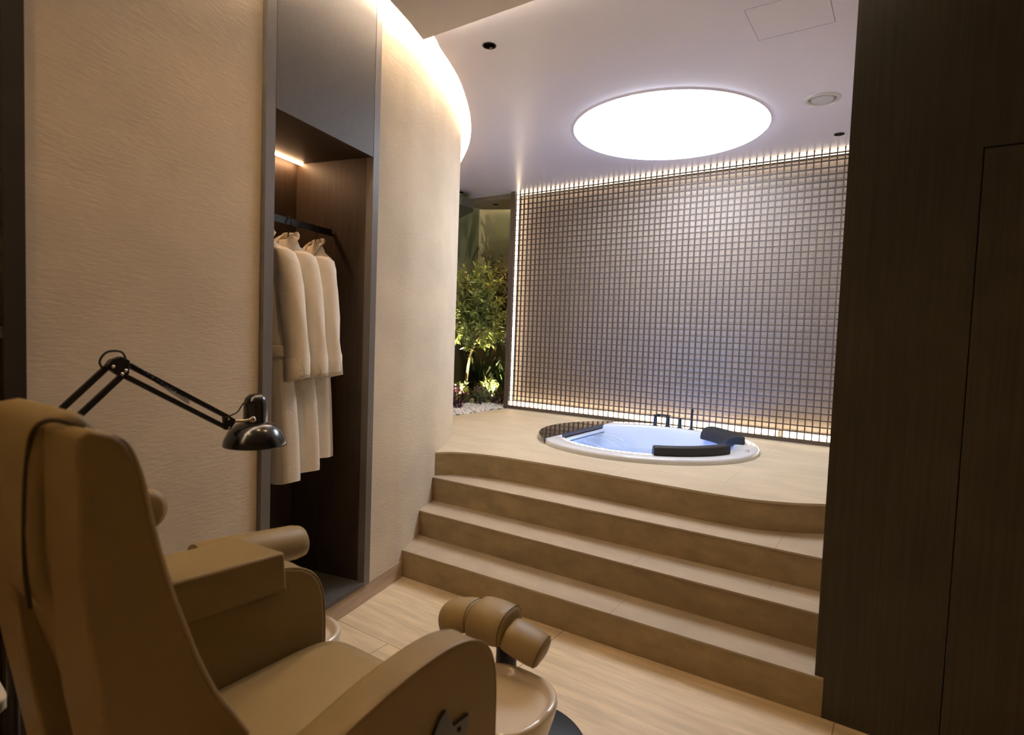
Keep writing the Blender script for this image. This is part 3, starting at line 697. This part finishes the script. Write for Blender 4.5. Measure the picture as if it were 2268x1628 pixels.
# ------------------------------------------------------------------ black architect lamp on a floor stand
lp = empty('architect_lamp', (-1.70, .44, 0), 'black double-arm architect lamp with a bell shade beside the chair back', 'lamp')
g = []
X = -1.70
def lq(name, mb, mat='blackm', **k): o = mb.build(name, mat, lp, **k); g.append(o); return o
def rod(y0, z0, y1, z1, r=.0062, dx=0): return MB().box(-.006, .006, -r, r, 0, math.hypot(y1-y0, z1-z0), Matrix.Translation((X+dx, y0, z0)) @ Matrix.Rotation(-math.atan2(y1-y0, z1-z0), 4, 'X'))
lq('base', MB().lathe([(.0001, 0), (.11, 0), (.11, .012), (.03, .025), (.0001, .025)], (X, .44), 40), smooth=True)
lq('pole', MB().lathe([(.012, .02), (.012, 1.07)], (X, .44), 20, cap=True), smooth=True)
lq('lower_rod', rod(.432, 1.076, .640, 1.292, .0068)); lq('lower_rod', rod(.462, 1.052, .668, 1.262, .0068))
lq('upper_rod', rod(.668, 1.300, .955, 1.127, .0065)); lq('upper_rod', rod(.668, 1.266, .952, 1.094, .0065))
pl = [(.628, 1.286), (.640, 1.305), (.664, 1.314), (.684, 1.303), (.682, 1.268), (.668, 1.256), (.655, 1.266)]
lq('elbow_plate', MB().prism(pl, X-.010, X+.012), bevel=.002)
for y, z in ((.643, 1.288), (.672, 1.277), (.664, 1.268)): lq('bolt', MB().blob((X+.014, y, z), .005, 1, 10, 6), 'chrome', smooth=True)
lq('head_plate', MB().prism([(.942, 1.128), (.958, 1.130), (.982, 1.115), (.962, 1.088), (.946, 1.088)], X-.008, X+.010), bevel=.002)
for y, z in ((.953, 1.121), (.955, 1.094), (.978, 1.112)): lq('bolt', MB().blob((X+.012, y, z), .0042, 1, 10, 6), 'chrome', smooth=True)
spr = []
for i in range(220):
    t = i/219; y = .69+.15*t; z = 1.292-.112*t; q = i*.95; spr.append((X+.004+.0045*cos(q), y+.0045*sin(q)*.5, z+.0045*sin(q)))
lq('spring', MB().tube(spr, .0011, 5), smooth=True)
lq('cable', MB().tube(spline([(X, .63, 1.275), (X, .618, 1.30), (X, .635, 1.325), (X, .668, 1.325), (X, .680, 1.300)], 6), .0028, 8), smooth=True)
lq('cable', MB().tube(spline([(X, .955, 1.127), (X, .985, 1.137), (X, 1.0, 1.155), (X, 1.008, 1.166)], 6), .0022, 8), smooth=True)
SY = 1.048
lq('shade', MB().lathe([(.094, 1.028), (.0945, 1.032), (.090, 1.050), (.077, 1.075), (.056, 1.094), (.036, 1.102), (.0355, 1.106), (.035, 1.160), (.031, 1.178), (.018, 1.190), (.0001, 1.193)], (X, SY), 56), 'black', smooth=True, angle=60, solid=.0015)
lq('bulb', MB().blob((X, SY, 1.055), .028, 1, 20, 14), 'acryl', smooth=True)
lq('swivel', MB().tube([(X+.01, .975, 1.113), (X+.02, .995, 1.112), (X+.028, 1.018, 1.115)], .005, 10), 'chrome', smooth=True)
lq('swivel_knob', MB().blob((X+.035, 1.018, 1.115), .011, 1, 14, 10, (.5, 1, 1)), 'chrome', smooth=True)
keepw(lp, *g)

# ------------------------------------------------------------------ indoor garden beside the lattice
GZ = .60
MB().poly([(-3.602, 5.42), (-3.602, 4.155), (-3.95, 4.40), (-4.45, 4.64), (-4.8, 4.64), (-4.8, 6.1), (-3.66, 6.1), (-3.66, 5.42)], .45, GZ).build('floor_garden', 'soil', kind='structure')
peb = MB(); rnd = random.Random(3)
ico = []
for i in range(2600):
    y = rnd.uniform(4.19, 5.75); x = rnd.uniform(-4.35, -3.665 if y > 5.2 else -3.615)
    if x < -3.62-(y-4.15)*1.1: continue
    r = rnd.uniform(.010, .019); n = 6
    c = Vector((x, y, GZ+.008+rnd.random()*.022)); q0 = rnd.random()*6
    ls = []
    for th, rr in ((.35, .62), (.5*pi, 1), (pi-.35, .62)):
        ls.append([c+Vector((r*1.3*rr*cos(2*pi*k/n+q0), r*rr*sin(2*pi*k/n+q0), r*.7*cos(th))) for k in range(n)])
    peb.loops(ls)
tag(peb.build('white_pebbles', 'rock', smooth=True, kind='stuff'), 'bed of white pebbles between the stone platform and the plants', 'pebbles')

def rdir(rnd, upb=0):
    while True:
        v = Vector((rnd.uniform(-1, 1), rnd.uniform(-1, 1), rnd.uniform(-1, 1)))
        if .1 < v.length < 1: v.normalize(); v.z += upb; return v.normalized()
def tree(x, y, trunk_top, crown_c, crown_r, nb, lm, label, seed, lean=(0, 0), L=.055, W=.018):
    rnd = random.Random(seed); e = empty('small_tree', (x, y, GZ), label, 'tree', 'small trees in the indoor garden')
    tb = MB(); top = Vector((lean[0], lean[1], trunk_top-GZ))
    tp = spline([(0, 0, 0), (top.x*.2+.02, top.y*.3, top.z*.35), (top.x*.7-.01, top.y*.6, top.z*.7), tuple(top)], 5)
    tb.tube(tp, [.022-.009*i/(len(tp)-1) for i in range(len(tp))], 9)
    lf = MB(); cc = Vector(crown_c)-Vector((x, y, GZ))
    for i in range(nb):
        d = rdir(rnd, .15); rr = rnd.random()**.4
        end = cc+Vector((d.x*crown_r[0], d.y*crown_r[1], d.z*crown_r[2]))*rr
        st_ = top+(cc-top)*rnd.uniform(0, .9)+Vector((rnd.uniform(-.03, .03), rnd.uniform(-.03, .03), 0))
        mid = (st_+end)/2+Vector((0, 0, .04))
        pts = spline([tuple(st_), tuple(mid), tuple(end)], 5)
        tb.tube(pts, [.006-.0042*k/(len(pts)-1) for k in range(len(pts))], 5)
        for k in range(3, len(pts)):
            ax = (pts[k]-pts[k-1]).normalized()
            for m_ in range(3):
                dd = (ax*.8+rdir(rnd)*.9).normalized()
                lf.leaf(pts[k], dd, rdir(rnd, .8), L*rnd.uniform(.7, 1.25), W*rnd.uniform(.8, 1.2), rnd.uniform(0, .35))
        lf.leaf(pts[-1], ax, rdir(rnd, .5), L, W)
    tb.build('trunk', 'bark', e, smooth=True); lf.build('foliage', lm, e)
    return e
tree(-4.36, 5.35, 1.25, (-4.16, 5.32, 1.70), (.37, .32, .56), 150, 'leaf', 'leafy green small tree lit from below, in front beside the curved wall', 4, (.12, 0), .085, .027)
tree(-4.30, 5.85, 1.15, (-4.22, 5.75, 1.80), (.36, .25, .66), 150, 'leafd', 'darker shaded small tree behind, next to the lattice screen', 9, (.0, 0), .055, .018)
# low plants
def tuft(name, label, cat, x, y, n, L, W, mat, seed, spread=.8, z=GZ, group=None, bend=.3):
    rnd = random.Random(seed); e = MB()
    for i in range(n):
        a = rnd.random()*2*pi; t = rnd.random()**.7*spread; d = Vector((cos(a)*t, sin(a)*t, 1)).normalized()
        o = Vector((rnd.uniform(-.012, .012), rnd.uniform(-.012, .012), 0))
        e.leaf(o, d, (sin(a), -cos(a), .2), L*rnd.uniform(.6, 1.1), W, bend)
    ob = e.build(name, mat); ob.location = (x, y, z); return tag(ob, label, cat, group)
def spike(x, y, h, n, mat, label, seed, name='lavender', cat='plant', group=None):
    rnd = random.Random(seed); e = empty(name, (x, y, GZ), label, cat, group); s_ = MB(); l_ = MB()
    for i in range(n):
        a = rnd.random()*2*pi; t = rnd.uniform(.05, .45); top = Vector((cos(a)*t*h, sin(a)*t*h, h*rnd.uniform(.75, 1.05)))
        pts = spline([(0, 0, 0), tuple(top*.5+Vector((0, 0, .02))), tuple(top)], 5); s_.tube(pts, .0016, 5)
        for k in range(2, len(pts)):
            for m_ in range(5):
                l_.leaf(pts[k], rdir(rnd, .5), (0, 0, 1), .024*(1.3-k*.06), .010, .1)
    s_.build('stems', 'leafd', e); l_.build('leaves', mat, e); return e
def bush(name, label, cat, x, y, r, n, L, W, mat, seed, zc=.08):
    rnd = random.Random(seed); e = empty(name, (x, y, GZ), label, cat); s_ = MB(); l_ = MB()
    for i in range(n):
        d = rdir(rnd, .4); d.z = abs(d.z); end = Vector((d.x*r, d.y*r, .02+d.z*r*1.3+zc*.3)); s_.tube([(0, 0, 0), tuple(end)], .0018, 4)
        for m_ in range(6): l_.leaf(end*rnd.uniform(.7, 1), rdir(rnd, .3), (0, 0, 1), L*rnd.uniform(.7, 1.2), W, .3)
    s_.build('stems', 'leafd', e); l_.build('leaves', mat, e); return e
bush('purple_shrub', 'crinkled purple shrub at the foot of the lit tree by the curved wall', 'shrub', -4.25, 5.13, .14, 60, .045, .028, 'purple', 21)
bush('purple_shrub', 'small purple plant lying low on the white pebbles', 'shrub', -3.92, 4.74, .06, 22, .035, .024, 'purple', 22)
bush('rosette_plant', 'dusky mauve rosette plant on the pebbles beside the lattice frame', 'plant', -3.88, 5.44, .085, 34, .045, .028, 'mauve', 23)
bush('leafy_shrub', 'low green broad leaved shrub behind the pebbles', 'shrub', -4.05, 5.42, .10, 26, .05, .03, 'sage', 24)
bush('leafy_shrub', 'pale green small leaved shrub tight against the curved wall', 'shrub', -4.18, 4.98, .07, 28, .03, .02, 'sage', 25)
tuft('grass_tuft', 'olive green grass tuft between the purple shrub and the lavender', 'grass', -4.16, 5.14, 110, .17, .006, 'grass', 31, 1.1)
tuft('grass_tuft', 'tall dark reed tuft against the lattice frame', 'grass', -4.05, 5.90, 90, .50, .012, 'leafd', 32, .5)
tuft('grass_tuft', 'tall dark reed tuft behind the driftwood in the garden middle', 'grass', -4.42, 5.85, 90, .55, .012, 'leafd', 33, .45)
spike(-4.10, 5.27, .22, 16, 'mauve', 'greyish lavender clump on the left side of the pebbles', 41, group='lavender clumps')
spike(-3.98, 5.20, .20, 16, 'sage', 'greyish lavender clump standing forward on the pebbles', 42, group='lavender clumps')
bush('lit_shrub', 'brightly lit pale leaved shrub at the base of the front tree trunk', 'shrub', -4.33, 5.26, .11, 34, .06, .018, 'leaf', 51, .3)
bush('lit_shrub', 'brightly lit slender shrub beside the driftwood, right of the trunk', 'shrub', -4.14, 5.60, .12, 34, .055, .018, 'leaf', 52, .5)
dw = MB(); dw.tube(spline([(0, 0, 0), (-.01, 0, .10), (-.06, .0, .2), (-.075, 0, .30), (-.10, 0, .36)], 5), [.016-.0005*i for i in range(21)], 8)
dw.tube(spline([(-.05, 0, .19), (-.01, .02, .27), (.0, .02, .33)], 4), .006, 6)
o = tag(dw.build('driftwood', 'bark', smooth=True), 'bare bent branch rising right of the tree trunk', 'branch'); o.location = (-4.16, 5.62, GZ)
for x, y, lab in ((-4.23, 5.16, 'small garden uplight at the foot of the front tree trunk'), (-4.05, 5.52, 'small garden uplight below the driftwood and slender shrub')):
    e = empty('garden_uplight', (x, y, GZ), lab, 'uplight', 'garden uplights')
    MB().lathe([(.0001, .03), (.018, .03), (.022, .075), (.018, .078)], n=20).build('housing', 'blackm', e, smooth=True)
    MB().lathe([(.0175, .074), (.0001, .074)], n=20).build('lens', 'e_warm', e)
    MB().tube([(0, 0, 0), (0, 0, .032)], .004, 8).build('spike', 'blackm', e)
    light('SPOT', (0, 0, .095), L_GARDEN, (1, .86, .56), e, spot_size=R(85), spot_blend=.7, shadow_soft_size=.012, rot=(R(180-14), R(-16), 0))
# green cove light above the garden walls
ledstrip([Vector((-3.67, 5.775, 0)), Vector((-3.97, 5.735, 0)), Vector((-4.32, 5.57, 0))], -.005, 2.998, .008, .010, 'led_strip', 'e_green', 'hidden green tinted light line on the far edge of the grey soffit')
tag(MB().box(-4.60, -4.52, 5.36, 5.37, 2.93, 2.94).build('led_strip', 'e_green'), 'hidden green tinted light line above the garden side wall', 'light strip')
